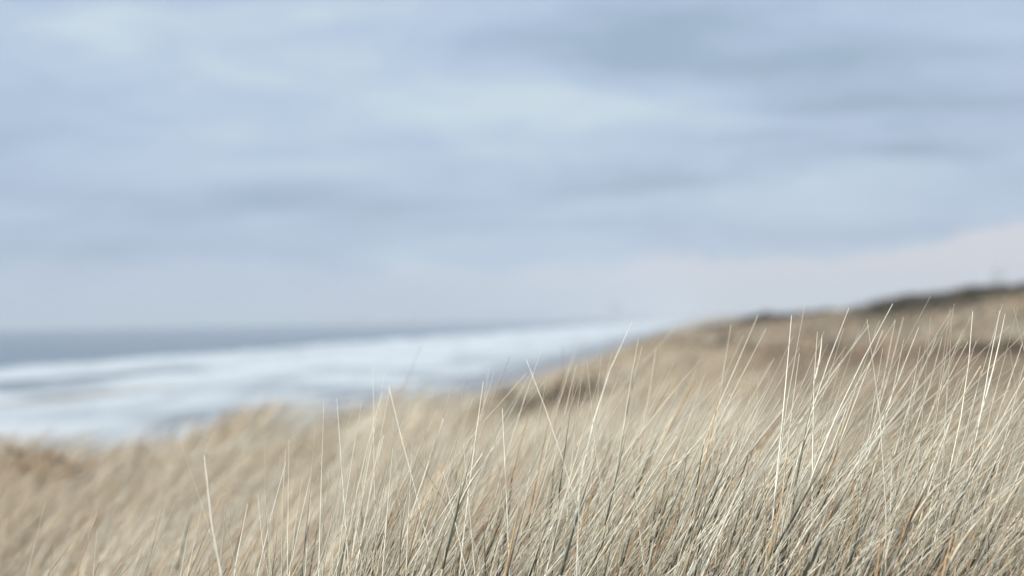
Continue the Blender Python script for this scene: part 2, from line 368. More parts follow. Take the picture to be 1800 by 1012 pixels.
# ================================================================== grass
PAL = {'pale': (0.69, 0.65, 0.51), 'straw': (0.61, 0.515, 0.38), 'tan': (0.52, 0.395, 0.262), 'orange': (0.52, 0.315, 0.14),
       'grey': (0.27, 0.265, 0.21), 'green': (0.115, 0.122, 0.085), 'dark': (0.06, 0.064, 0.048), 'brown': (0.26, 0.185, 0.13), 'white': (0.84, 0.81, 0.69)}
PK = list(PAL); PV = np.array([PAL[k] for k in PK])
def pick(n, w):
    p = np.array([w.get(k, 0) for k in PK], float); p /= p.sum()
    return rng.choice(len(PK), n, p=p)
def tubes(P, R, Cc, sides=3, flat=1.0):
    """P (n,K,3) centre lines, R (n,K) radii, Cc (n,K,3) colours -> vertices, quads, colours"""
    n, K = R.shape
    T = np.gradient(P, axis=1); T /= np.linalg.norm(T, axis=2, keepdims=True) + 1e-9
    ref = rng.normal(size=(n, 1, 3)); ref[..., 2] *= 0.2
    A = np.cross(T, ref); A /= np.linalg.norm(A, axis=2, keepdims=True) + 1e-9
    Bv = np.cross(T, A)
    if sides == 2:
        V = np.stack([P - A * R[..., None], P + A * R[..., None]], 2)
    else:
        an = np.arange(sides) * 2 * math.pi / sides
        V = P[:, :, None] + R[:, :, None, None] * (A[:, :, None] * np.cos(an)[None, None, :, None] + flat * Bv[:, :, None] * np.sin(an)[None, None, :, None])
    C2 = np.repeat(Cc[:, :, None], sides, 2)
    base = np.arange(n * K * sides).reshape(n, K, sides)
    if sides == 2:
        F = np.stack([base[:, :-1, 0], base[:, :-1, 1], base[:, 1:, 1], base[:, 1:, 0]], -1).reshape(-1, 4)
    else:
        nx = np.roll(base, -1, 2)
        F = np.stack([base[:, :-1], nx[:, :-1], nx[:, 1:], base[:, 1:]], -1).reshape(-1, 4)
    return V.reshape(-1, 3), F, C2.reshape(-1, 3)
def bend(root, L, th0, th1, azim, K):
    """blade centre lines that lean over with the wind"""
    t = np.linspace(0, 1, K)[None]
    th = th0[:, None] + (th1 - th0)[:, None] * t ** 1.1
    kk = (rng.random(len(L)) < 0.10)[:, None] * rng.normal(0, 0.45, len(L))[:, None]
    th = np.clip(th + kk * (t > rng.uniform(0.45, 0.9, (len(L), 1))), -0.6, 1.5)
    ds = (L / (K - 1))[:, None]
    h = np.cumsum(np.concatenate([np.zeros((len(L), 1)), (np.sin(th[:, 1:]) + np.sin(th[:, :-1])) / 2 * ds], 1), 1)
    v = np.cumsum(np.concatenate([np.zeros((len(L), 1)), (np.cos(th[:, 1:]) + np.cos(th[:, :-1])) / 2 * ds], 1), 1)
    return np.stack([root[:, None, 0] + h * np.cos(azim)[:, None], root[:, None, 1] + h * np.sin(azim)[:, None], root[:, None, 2] + v], -1)
def scatter(d0, d1, u0, u1, dens, clump, csize):
    """tuft positions, then blades round each tuft"""
    area = 0.5 * (u1 - u0) * (d1 ** 2 - d0 ** 2); nb = int(area * dens); ntuft = max(1, nb // clump)
    d = np.sqrt(rng.random(ntuft) * (d1 ** 2 - d0 ** 2) + d0 ** 2); u = rng.uniform(u0, u1, ntuft)
    tid = rng.integers(0, ntuft, nb)
    off = rng.normal(size=(nb, 2)) * csize * (0.6 + 0.8 * rng.random((nb, 1)))
    x = (u * d)[tid] + off[:, 0]; y = d[tid] + off[:, 1]
    return x, y, tid, ntuft, off
def grass_stuff(name, label, d0, d1, u0, u1, dens, clump, csize, rad, K, sides, weights, hs=0.13, keep=None, flat=1.0, hmul=1.0, hoff=-0.07, lean=0.80, top=0.07, pale_from=0.6):
    x, y, tid, nt_, off = scatter(d0, d1, u0, u1, dens, clump, csize)
    ok = (y > d0 * 0.95)
    if keep is not None: ok &= keep(x, y)
    x, y, tid, off = x[ok], y[ok], tid[ok], off[ok]; n = len(x)
    z = ground(x, y)
    thj = rng.normal(0, 0.15, nt_)[tid]; azj = rng.normal(0, 0.30, nt_)[tid]; hj = rng.normal(0, 0.06, nt_)[tid]; cj = rng.random(nt_)[tid]
    kind = pick(n, weights)
    sc_ = 1.1 if d1 < 6.5 else 0.42 if d1 < 100 else 0.11
    patch = fbm(x * sc_, y * sc_ * 0.6, 3)
    dry = patch > rng.uniform(0.12, 0.42, n); kind = np.where(dry, pick(n, {'brown': 2, 'tan': 4, 'orange': 0.5, 'grey': 1.5, 'straw': 2}), kind)
    pale_ = patch < -rng.uniform(0.12, 0.42, n); kind = np.where(pale_, pick(n, {'pale': 4, 'straw': 3, 'white': 1.5}), kind)  # patches of paler blades, scattered by noise
    hump = 0.05 * fbm(x * 3.5, y * 3.5, 2) if d1 < 6.5 else 0.13 * fbm(x * 0.9, y * 0.9, 2)
    th1 = np.clip(rng.normal(lean, 0.17, n) + thj, -0.35, 1.35); th0 = np.clip(th1 * rng.uniform(0.4, 0.85, n), -0.2, 0.9)
    vert = np.maximum(0.22, (GRASS_H + np.minimum(np.clip(rng.normal(hoff, hs, n), -0.4, hs) + hj + hump, np.where(y < 2.85, 0.0, top))) * hmul)
    long_ = np.isin(kind, [PK.index('green'), PK.index('dark'), PK.index('grey')])
    vert = np.where(long_, vert * 0.84, vert); th1 = np.where(long_, th1 * 0.72, th1)
    flip = rng.random(n) < (0.005 if y.max() < 4 else 0.003)
    th1 = np.where(flip, th1 * 0.4, th1); th0 = np.where(flip, th0 * 0.4, th0)
    L = vert / np.maximum(0.45, np.cos((th0 + th1) / 2))
    azim = rng.normal(0.10, 0.28, n) + azj
    azim = np.where(flip, azim + math.pi, azim)
    P = bend(np.stack([x, y, z - 0.02], -1), L, th0, th1, azim, K)
    fz = np.minimum(1.0, vert * 1.04 / np.maximum(0.05, P[:, -1, 2] - P[:, 0, 2]))[:, None, None]      # no blade outgrows its neighbours
    P = P[:, :1] + (P - P[:, :1]) * fz
    t = np.linspace(0, 1, K)[None]
    r = rng.uniform(rad[0], rad[1], n); r = np.where(long_, r * rng.uniform(1.3, 2.3, n), r)
    R = r[:, None] * (1.0 - np.where((rng.random(n) < 0.2) & (r < 0.0012), 0.35, 0.86)[:, None] * t ** 2.2)
    ctip = PV[kind] * rng.uniform(0.82, 1.12, (n, 1)) * (0.93 + 0.14 * cj[:, None])
    cb = PV[pick(n, {'tan': 3, 'orange': 2.4, 'straw': 1.5, 'brown': 2.2, 'green': 3.2, 'dark': 1.6, 'grey': 1.6})]  # base colours, with extra dark put in to deepen the shade of the gaps
    w = np.clip((t - rng.uniform(0.05, 0.6 if pale_from > 0.3 else pale_from, (n, 1))) / 0.3, 0, 1)[..., None]
    C = cb[:, None] * (1 - w) + ctip[:, None] * w
    V, F, C2 = tubes(P, R, C, sides, flat)
    o = mesh_obj(name, V, F, M_GRASS, col=C2)
    tag(o, label, 'grass', kind='stuff'); return o
WN = {'pale': 2.6, 'straw': 3.6, 'tan': 3.2, 'orange': 1.9, 'grey': 2.0, 'green': 2.8, 'dark': 2.0, 'white': 1.4}
grass_stuff('foreground_grass', 'sharp pale dune grass leaning right in the near foreground', 2.6, 3.75, -0.30, 0.30, 1700, 42, 0.042, (0.0008, 0.0017), 6, 3, WN, 0.075, hoff=-0.03, lean=0.60, top=0.08)
grass_stuff('bent_straw', 'thin pale straws bent low across the foreground grass', 2.6, 3.4, -0.30, 0.30, 1300, 22, 0.05, (0.0006, 0.0010), 6, 3,
            {'white': 5, 'pale': 4, 'straw': 2.0, 'orange': 0.4}, 0.08, hoff=-0.06, lean=0.95, pale_from=0.25)
grass_stuff('bright_straw', 'cream coloured straws rising among the foreground grass', 2.75, 3.35, -0.30, 0.30, 1400, 16, 0.045, (0.0010, 0.0018), 7, 3,  # a layer of blades that are pale in their own colour
            {'white': 5, 'pale': 4, 'straw': 1.5}, 0.10, hoff=0.03, lean=0.60, top=0.16, pale_from=0.25)
grass_stuff('green_leaves', 'wide grey green and tan leaves low among the foreground straws', 2.6, 3.7, -0.30, 0.30, 900, 9, 0.028, (0.0013, 0.0028), 6, 3,
            {'green': 5, 'dark': 3.5, 'grey': 2.5, 'orange': 1.8, 'tan': 0.8}, 0.07, hoff=-0.03, lean=0.58, flat=0.6)
WM = {'pale': 4.5, 'straw': 5.5, 'tan': 3.0, 'orange': 0.8, 'grey': 1.2, 'green': 1.2, 'dark': 0.5, 'brown': 1.0, 'white': 2.2}
WM2 = {'pale': 5.5, 'straw': 6, 'tan': 2.4, 'orange': 0.3, 'grey': 1.2, 'green': 0.8, 'brown': 0.7, 'white': 1.5}
grass_stuff('slope_grass', 'slightly soft dune grass just behind the sharp blades', 3.7, 6.0, -0.30, 0.30, 1000, 34, 0.06, (0.0010, 0.0021), 5, 2, WM, 0.09, hoff=-0.06, lean=0.72, top=0.04)
grass_stuff('middle_grass', 'soft tan dune grass on the slope behind the sharp blades', 5.9, 12.0, -0.30, 0.30, 620, 40, 0.10, (0.0016, 0.0032), 5, 2, WM2, 0.09, hoff=-0.10, top=0.0)
grass_stuff('crest_grass', 'blurred tan grass along the dune crest above the sea', 11.5, 48.0, -0.27, 0.085, 95, 20, 0.16, (0.004, 0.007), 4, 2,
            {'straw': 4, 'tan': 5, 'pale': 1.5, 'brown': 2.5, 'grey': 1.0}, 0.07, hoff=-0.03, top=0.04, keep=lambda x, y: (x * NV[0] + y * NV[1]) > -16)
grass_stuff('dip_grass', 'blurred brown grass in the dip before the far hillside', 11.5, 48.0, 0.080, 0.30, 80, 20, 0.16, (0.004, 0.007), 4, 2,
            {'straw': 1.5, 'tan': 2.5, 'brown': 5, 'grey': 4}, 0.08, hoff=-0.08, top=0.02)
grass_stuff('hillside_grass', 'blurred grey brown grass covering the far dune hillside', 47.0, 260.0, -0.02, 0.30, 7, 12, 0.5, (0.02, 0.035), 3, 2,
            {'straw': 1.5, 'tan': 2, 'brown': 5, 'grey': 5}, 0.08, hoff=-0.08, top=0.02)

# ================================================================== single stalks that stand clear of the mass
def curve_through(pts, d, dy=0.0, K=11, droop=0.5):
    """centre line from the ground up through surveyed points (tip first), at distance d"""
    W3 = [at(px, py, d + dy * (1 - i / max(1, len(pts) - 1))) for i, (px, py) in enumerate(pts)]
    a, b_ = W3[-2], W3[-1]
    gx = b_[0]; gz = float(ground(gx, d)) - 0.02
    k = (b_[0] - a[0]) / (b_[2] - a[2]) if abs(b_[2] - a[2]) > 1e-6 else 0
    root = np.array([b_[0] + k * (gz - b_[2]) * droop, d - 0.02, gz])
    W3 = [root] + W3[::-1]
    z = np.array([p[2] for p in W3]); x = np.array([p[0] for p in W3]); y = np.array([p[1] for p in W3])
    w = np.array([0.6] + [1.0] * (len(W3) - 1))
    cx = np.polyfit(z - z[0], x, min(2 if len(W3) < 5 else 3, len(W3) - 1), w=w)
    zz = z[0] + (z[-1] - z[0]) * np.linspace(0, 1, K)
    xx = np.polyval(cx, zz - z[0]); yy = np.interp(zz, z, y)
    return np.stack([xx, yy, zz], -1)
def grad_col(names, K, stops):
    c = np.array([PAL[n] for n in names]); t = np.linspace(0, 1, K)
    return np.stack([np.interp(t, stops, c[:, i]) for i in range(3)], -1)
def stalk_mesh(name, P, r, colors, parent=None, tip=0.25, sides=6, flat=1.0, base=1.0):
    K = len(P); t = np.linspace(0, 1, K)
    R = r * (base + (1 - base) * np.minimum(1, t * 3)) * (1 - (1 - tip) * t ** 2.5)
    V, F, C2 = tubes(P[None], R[None], colors[None], sides, flat)
    org = P[0].copy() if parent is None else np.array(parent.location)
    o = mesh_obj(name, V - org, F, M_STALK, parent, col=C2)
    if parent is None: o.location = org
    return o
# (points from the tip down in photograph pixels, distance, radius mm, colours, own label)
ST = [
 ([(1393, 554), (1384, 620), (1376, 745)], 3.0, 1.6, 'w', 'bright upright stalk, tallest of the two straight ones left of the forked stalk'),
 ([(1405, 621), (1398, 680), (1388, 755)], 3.05, 1.5, 'p', None),
 ([(1437, 583), (1434, 620), (1431, 675)], 3.05, 1.6, 'w', 'pale upright stalk with a short forked tip against the grey hillside'),
 ([(1492, 541), (1470, 600), (1437, 690)], 3.1, 1.7, 'w', None),
 ([(1527, 571), (1490, 622), (1440, 690)], 3.35, 2.4, 'p', None),
 ([(1568, 534), (1530, 610), (1463, 745)], 3.0, 1.7, 'w', 'longest pale stalk, its tip the highest of all, slanting right'),
 ([(1552, 580), (1525, 650), (1485, 755)], 3.15, 1.9, 'p', None),
 ([(1572, 562), (1566, 620), (1548, 690)], 3.25, 1.4, 'p', None),
 ([(1588, 557), (1572, 620), (1558, 680)], 3.35, 1.5, 's', None),
 ([(1589, 597), (1580, 640), (1563, 720)], 3.05, 1.3, 'p', None),
 ([(1616, 575), (1590, 635), (1560, 720)], 3.05, 1.3, 'w', None),
 ([(1552, 612), (1545, 650), (1536, 710)], 3.0, 1.2, 'p', None),
 ([(1646, 593), (1625, 640), (1598, 710)], 3.25, 1.7, 'p', None),
 ([(1656, 592), (1645, 640), (1628, 700)], 3.2, 1.4, 'p', None),
 ([(1694, 577), (1672, 630), (1645, 700)], 3.3, 1.6, 's', None),
 ([(1702, 600), (1672, 655), (1635, 730)], 3.15, 1.5, 'p', None),
 ([(1710, 547), (1706, 600), (1702, 650), (1696, 700)], 3.0, 1.5, 'w', 'bright upright stalk with darker lower half near the right edge'),
 ([(1758, 546), (1744, 610), (1733, 680), (1722, 740)], 3.05, 1.5, 'w', 'tall pale stalk near the right edge that forks into two long tips'),
 ([(1768, 622), (1752, 680), (1735, 745)], 3.1, 1.3, 'p', None),
 ([(1618, 608), (1608, 660), (1598, 720)], 3.1, 1.2, 'p', None),
 ([(1798, 602), (1785, 640), (1765, 700)], 3.2, 1.9, 'p', None),
 ([(1111, 566), (1082, 625), (1062, 680), (1048, 725)], 3.35, 2.0, 'w', 'thick pale stalk crossing the skyline at the top of the dune crest'),
 ([(1123, 592), (1112, 650), (1098, 740)], 3.3, 1.7, 'p', None),
 ([(1129, 608), (1118, 650), (1104, 715)], 3.3, 1.5, 'p', None),
 ([(1190, 573), (1165, 600), (1138, 628)], 4.4, 2.2, 'p', None),
 ([(1153, 613), (1150, 640), (1140, 700)], 3.5, 1.4, 'p', None),
 ([(1236, 628), (1210, 655), (1175, 698)], 3.5, 1.3, 'p', None),
 ([(1285, 571), (1277, 620), (1268, 680)], 3.4, 1.5, 'p', None),
 ([(1332, 553), (1318, 590), (1295, 640)], 3.3, 1.6, 'p', None),
 ([(1346, 577), (1318, 635), (1272, 725)], 3.25, 1.5, 'p', None),
 ([(1360, 630), (1345, 660), (1322, 700)], 3.3, 1.5, 's', None),
 ([(1305, 590), (1290, 630), (1268, 672)], 3.7, 1.6, 's', None),
 ([(1238, 660), (1228, 690), (1214, 730)], 3.3, 1.2, 'p', None),
 ([(1058, 620), (1054, 650), (1050, 700)], 3.4, 1.2, 'p', None),
 ([(1075, 620), (1068, 660), (1056, 710)], 3.5, 1.5, 'p', None),
 ([(1022, 590), (1010, 625), (996, 660)], 4.6, 1.7, 'p', None),
 ([(1022, 665), (1018, 700), (1010, 760)], 3.2, 1.2, 'p', None),
 ([(1345, 686), (1332, 710), (1312, 745)], 3.05, 1.1, 'w', None),
 ([(741, 607), (720, 650), (697, 715)], 4.4, 1.3, 'd', 'lone stalk arching right, tip coloured dark as backlit, highest of those against the surf'),
 ([(683, 678), (693, 715), (703, 760)], 3.2, 1.2, 'w', 'pale stalk slanting left, tip against the surf beside the rounded crest'),
 ([(672, 685), (660, 735), (648, 790)], 3.4, 1.3, 'p', None),
 ([(734, 695), (718, 730), (698, 775)], 3.6, 1.4, 's', None),
 ([(790, 695), (785, 720), (778, 755)], 3.9, 1.2, 'g', None),
 ([(849, 670), (845, 715), (835, 770)], 3.1, 1.3, 'w', None),
 ([(859, 646), (855, 690), (846, 735)], 3.7, 1.3, 'p', None),
 ([(868, 655), (855, 700), (840, 745)], 3.3, 1.2, 's', None),
 ([(896, 625), (881, 665), (867, 700)], 3.5, 1.3, 'd', 'stalk with a tip coloured dark as backlit, leaning right over the dark hollow'),
 ([(925, 655), (890, 697), (850, 740)], 3.3, 1.2, 's', None),
 ([(925, 632), (937, 660), (948, 690)], 3.25, 1.2, 'w', 'short pale stalk slanting left that crosses a right leaning one'),
 ([(955, 608), (937, 655), (908, 745)], 3.3, 1.2, 'p', None),
 ([(988, 607), (989, 640), (990, 680)], 4.2, 1.3, 'd', 'thin upright stalk, tip coloured dark as backlit, rising straight from the middle crest'),
 ([(1008, 625), (995, 670), (975, 735)], 3.4, 1.4, 's', None),
 ([(1013, 640), (1004, 680), (993, 725)], 3.4, 1.3, 'p', None),
 ([(962, 660), (956, 690), (946, 740)], 3.3, 1.2, 'p', None),
 ([(883, 718), (885, 750), (887, 800)], 3.0, 1.5, 'w', 'short bright upright stalk in front of the middle dune slope'),
 ([(863, 730), (869, 770), (878, 830)], 3.0, 1.2, 'p', 'pale stalk slanting left beside the short bright upright one'),
 ([(817, 735), (806, 760), (792, 800)], 3.1, 1.3, 'p', None),
 ([(930, 660), (915, 690), (896, 725)], 3.4, 1.2, 'p', None),
 ([(592, 700), (597, 765), (602, 840)], 3.1, 1.4, 'w', 'pale stalk slanting slightly left below the rounded crest'),
 ([(555, 722), (553, 765), (549, 815)], 3.2, 1.2, 's', None),
 ([(636, 704), (628, 755), (614, 840)], 3.1, 1.3, 'p', None),
 ([(656, 645), (657, 730), (658, 835)], 3.3, 1.3, 's', 'thin upright stalk whose tip stands against the surf'),
 ([(673, 690), (657, 745), (643, 795)], 3.2, 1.3, 'p', None),
 ([(502, 790), (500, 820), (497, 860)], 3.1, 1.1, 's', None),
 ([(359, 800), (365, 855), (371, 915)], 2.6, 1.6, 'w', 'broad out of focus pale stalk slanting left at the lower left'),
 ([(466, 780), (466, 830), (467, 880)], 3.5, 1.4, 'g', None),
 ([(332, 928), (325, 965), (318, 1012)], 3.05, 1.3, 'w', 'leftmost sharp pale stalk, leaning right beside the bottom edge'),
 ([(389, 880), (400, 930), (416, 1000)], 3.0, 1.2, 'p', 'pale stalk slanting left, left of the lower left upright pair'),
 ([(435, 885), (424, 945), (410, 1012)], 3.0, 1.4, 'w', None),
 ([(453, 867), (457, 910), (462, 960)], 3.0, 1.1, 's', None),
 ([(466, 860), (469, 905), (474, 960)], 3.0, 1.1, 'p', None),
 ([(502, 812), (490, 860), (473, 920)], 3.0, 1.2, 'w', None),
 ([(545, 837), (530, 910), (512, 985)], 3.0, 1.3, 'w', None),
 ([(531, 840), (526, 880), (518, 930)], 3.0, 1.1, 'p', None),
 ([(1017, 858), (1020, 930), (1012, 1012)], 2.75, 1.0, 'w', 'upright pale straw low in the middle, standing before orange leaves'),
 ([(780, 830), (794, 890), (810, 960)], 2.95, 1.3, 'w', 'pale stalk slanting left low in the middle of the picture'),
 ([(816, 780), (821, 870), (836, 1005)], 2.95, 1.3, 'w', 'long pale stalk slanting left down to the bottom edge'),
 ([(690, 787), (684, 880), (672, 1010)], 2.95, 1.5, 'w', None),
 ([(725, 780), (720, 880), (714, 1010)], 2.95, 1.4, 'w', None),
 ([(1567, 818), (1567, 860), (1565, 905)], 2.85, 1.2, 'w', 'short upright pale straw among the thick green shoots'),
 ([(1665, 745), (1640, 830), (1592, 935)], 2.9, 1.7, 'w', None),
]
SC = {'w': (['tan', 'pale', 'white', 'white'], [0, .35, .6, 1]), 'p': (['tan', 'straw', 'pale', 'pale'], [0, .4, .7, 1]),
      's': (['brown', 'tan', 'straw', 'pale'], [0, .35, .7, 1]), 'd': (['tan', 'straw', 'straw', 'brown', 'grey'], [0, .5, .85, .95, 1]),  # 'd': the backlit darkness of the tip is put into its colour
      'g': (['tan', 'straw', 'grey', 'pale'], [0, .4, .7, 1])}
ORD = ['first', 'second', 'third', 'fourth', 'fifth', 'sixth', 'seventh', 'eighth', 'ninth', 'tenth', 'eleventh', 'twelfth', 'thirteenth', 'fourteenth',
       'fifteenth', 'sixteenth', 'seventeenth', 'eighteenth', 'nineteenth', 'twentieth']
def zone(t):
    x, y = t
    if x < 480: return 'lower left slope'
    if x < 660: return 'rounded left crest'
    if x < 800: return 'crest below the surf'
    if x < 955: return 'dark hollow'
    if x < 1150: return 'high middle crest'
    if x < 1380: return 'foot of the far hillside'
    if x < 1580: return 'middle of the far hillside'
    return 'right end of the far hillside'
WORD = {'w': 'bright', 'p': 'pale', 's': 'straw coloured', 'd': 'backlit dark tipped', 'g': 'greyish'}
zs = {}
for i, t in enumerate(ST): zs.setdefault(zone(t[0][0]), []).append((t[0][0][0], i))
rank = {}
for z_, L_ in zs.items():
    for k, (_, i) in enumerate(sorted(L_)): rank[i] = k
for i, (pts, d, r, c, lab) in enumerate(ST):
    P = curve_through(pts, d, dy=rng.uniform(-0.05, 0.08))
    names, stops = SC[c]
    cols = grad_col(names, len(P), stops) * rng.uniform(0.95, 1.1)
    top = pts[0]
    if lab is None:
        lean = 'leaning right' if pts[0][0] - pts[-1][0] > 0.22 * (pts[-1][1] - pts[0][1]) else 'nearly upright'
        lab = '%s %s stalk, %s from left before the %s' % (WORD[c], lean, ORD[rank[i]], zone(top))
    if 'fork' in lab and 'left of the forked' not in lab:
        e = bpy.data.objects.new('grass_stalk', None); COL.objects.link(e); e.location = P[0]; e.empty_display_size = 0.05
        bpy.context.view_layer.update()
        stalk_mesh('stem', P, r / 1000, cols, e)
        b0 = P[-1] * 0.28 + P[-4] * 0.72 if pts[0][0] > 1700 else P[-2]
        tipx = at(*( (1767, 551) if pts[0][0] > 1700 else (1445, 589) ), d + 0.01)
        tt = np.linspace(0, 1, 5)[:, None]
        Q = b0 * (1 - tt) + tipx * tt + np.array([[0.002, 0, 0]]) * (tt * (1 - tt) * 4)
        stalk_mesh('side_blade', Q, r / 1000 * 0.8, np.repeat(cols[-1:], 5, 0), e)
        o = e
    else:
        o = stalk_mesh('grass_stalk', P, r / 1000, cols)
    tag(o, lab, 'grass stalk', 'tall grass stalks standing clear of the mass')

# thick leafy shoots: dark grey green stem in a sheath, blades springing from its top
SH = [  # points top down, distance, stem radius mm, orange leaf?, label
 ([(834, 775), (824, 820), (806, 880)], 3.0, 3.2, 0, 'dark green shoot standing alone below the dark hollow'),
 ([(710, 835), (708, 890), (703, 960)], 3.0, 1.9, 0, 'thin dark upright shoot between two long pale stalks'),
 ([(762, 850), (752, 880), (738, 920)], 3.05, 2.4, 1, 'short dark shoot right of the thin upright one'),
 ([(1107, 735), (1098, 775), (1088, 815)], 3.2, 3.0, 0, 'grey green shoot highest on the middle slope'),
 ([(1050, 798), (1028, 850), (1000, 960)], 2.9, 5.0, 0, 'thick grey green shoot left of the orange leaves'),
 ([(1245, 750), (1230, 785), (1208, 830)], 3.0, 2.2, 0, 'thin dark shoot before the foot of the far hillside'),
 ([(1307, 752), (1285, 800), (1250, 880)], 3.0, 2.6, 0, 'slanting grey shoot left of the tall upright stalks'),
 ([(1432, 672), (1424, 715), (1408, 800)], 3.05, 3.8, 0, 'tall dark shoot rising under the forked stalk'),
 ([(1475, 765), (1445, 825), (1402, 890)], 2.95, 4.4, 0, 'strongly slanting dark shoot, left one of a crossing pair'),
 ([(1512, 758), (1482, 810), (1450, 880)], 3.0, 3.8, 0, 'slanting grey green shoot, right one of a crossing pair'),
 ([(1500, 832), (1472, 895), (1420, 990)], 2.85, 6.4, 1, 'thickest dark shoot with an orange leaf along its left side'),
 ([(1545, 800), (1522, 870), (1492, 1000)], 2.85, 5.0, 0, 'thick upright dark shoot right of the thickest one'),
 ([(1608, 748), (1600, 780), (1588, 825)], 3.05, 2.4, 0, 'short dark shoot highest before the right half of the hillside'),
 ([(1742, 745), (1702, 820), (1670, 940)], 2.95, 4.8, 0, 'long dark shoot reaching furthest up at the right'),
 ([(1642, 815), (1618, 890), (1560, 1005)], 2.85, 5.6, 1, 'grey green shoot with a long orange leaf at its top'),
 ([(1785, 880), (1770, 920), (1748, 985)], 2.85, 4.0, 0, 'dark shoot nearest the right edge'),
 ([(1564, 893), (1561, 925), (1555, 975)], 2.8, 2.6, 1, 'slim shoot under the short upright pale straw'),
 ([(1398, 820), (1386, 860), (1366, 930)], 2.9, 4.2, 1, 'grey shoot with orange leaf below the tall upright stalks'),
 ([(1155, 915), (1148, 950), (1138, 1005)], 2.8, 3.6, 1, 'dark shoot at the bottom edge right of the picture middle'),
 ([(932, 850), (922, 890), (904, 955)], 2.9, 3.2, 1, 'dark shoot low in the middle with a tan leaf'),
 ([(547, 838), (543, 880), (537, 935)], 3.05, 1.9, 0, 'thin dark shoot furthest left of the sharp ones'),
 ([(627, 830), (622, 860), (612, 910)], 3.05, 1.9, 0, 'thin dark shoot below the rounded left crest'),
 ([(490, 905), (486, 945), (478, 1005)], 3.0, 2.2, 0, 'dark shoot at the bottom edge, lower left'),
 ([(352, 850), (342, 885), (328, 930)], 4.2, 3.4, 0, 'blurred dark shoot at the far lower left'),
 ([(1118, 868), (1112, 900), (1100, 945)], 2.9, 3.0, 1, 'dark shoot between the orange leaves and the middle'),
 ([(1345, 905), (1330, 950), (1308, 1010)], 2.75, 4.2, 0, 'dark shoot at the bottom edge left of the thickest one'),
 ([(1010, 668), (1003, 715), (997, 760)], 3.25, 1.9, 0, 'thin dark shoot crossing the middle dune slope'),
 ([(1700, 880), (1685, 930), (1665, 1000)], 2.75, 4.0, 1, 'dark shoot under the long shoot at the right'),
]
for (pts, d, r, orange, lab) in SH:
    d = d - 0.10 if d < 3.5 else d
    P = curve_through(pts, d, dy=0.02, K=9, droop=0.6)
    e = bpy.data.objects.new('marram_shoot', None); COL.objects.link(e); e.location = P[0]; e.empty_display_size = 0.05
    bpy.context.view_layer.update()
    r = r / 1000
    g = grad_col(['tan', 'green', 'dark', 'green', 'grey', 'straw'], 9, [0, .3, .6, .8, .92, 1]) * rng.uniform(0.7, 1.1)
    stalk_mesh('stem', P, r, g, e, tip=0.16, sides=8, flat=0.7)
    # sheath wraps the middle of the stem
    k0, k1 = 3, 7
    stalk_mesh('sheath', P[k0:k1] + np.array([0.0006, -0.0008, 0]), r * 1.12, grad_col(['grey', 'green', 'straw'], k1 - k0, [0, .6, 1]), e, tip=0.55, sides=8, flat=0.7)
    nl = int(rng.integers(3, 6))
    for q in range(nl):
        k = int(rng.integers(5, 8)); b0 = P[k]; tdir = P[min(k, 8)] - P[k - 2]; tdir /= np.linalg.norm(tdir)
        Ln = rng.uniform(0.04, 0.09); tt = np.linspace(0, 1, 7)[:, None]
        side = np.array([rng.uniform(-0.10, 0.55), rng.uniform(-0.3, 0.3), rng.uniform(-0.25, 0.05)])
        Q = b0 - tdir * 0.02 + tdir * Ln * tt + side * Ln * tt ** 2 * 0.8
        nm = [['green', 'grey', 'pale'], ['grey', 'straw', 'pale'], ['green', 'straw', 'white']][int(rng.integers(0, 3))]
        stalk_mesh('leaf', Q, min(r * 0.55, 0.0024) * rng.uniform(0.7, 1.0), grad_col(nm, 7, [0, .35, 1]), e, tip=0.15, sides=4, flat=0.45)
    if orange:
        b0 = P[4] + np.array([-0.002, -0.004, 0]); tdir = P[8] - P[4]; Ln = np.linalg.norm(tdir); tdir /= Ln
        tt = np.linspace(0, 1, 8)[:, None]
        Q = b0 + tdir * Ln * 0.95 * tt + np.array([[-0.006, -0.003, 0]]) * tt ** 1.5
        o = stalk_mesh('dead_leaf', Q, r * 0.62, grad_col(['grey', 'tan', 'orange', 'tan'], 8, [0, .3, .7, 1]), e, tip=0.3, sides=4, flat=0.4)
        o['label'] = 'withered orange leaf'
    tag(e, lab, 'grass shoot', 'thick dark shoots among the sharp grass')

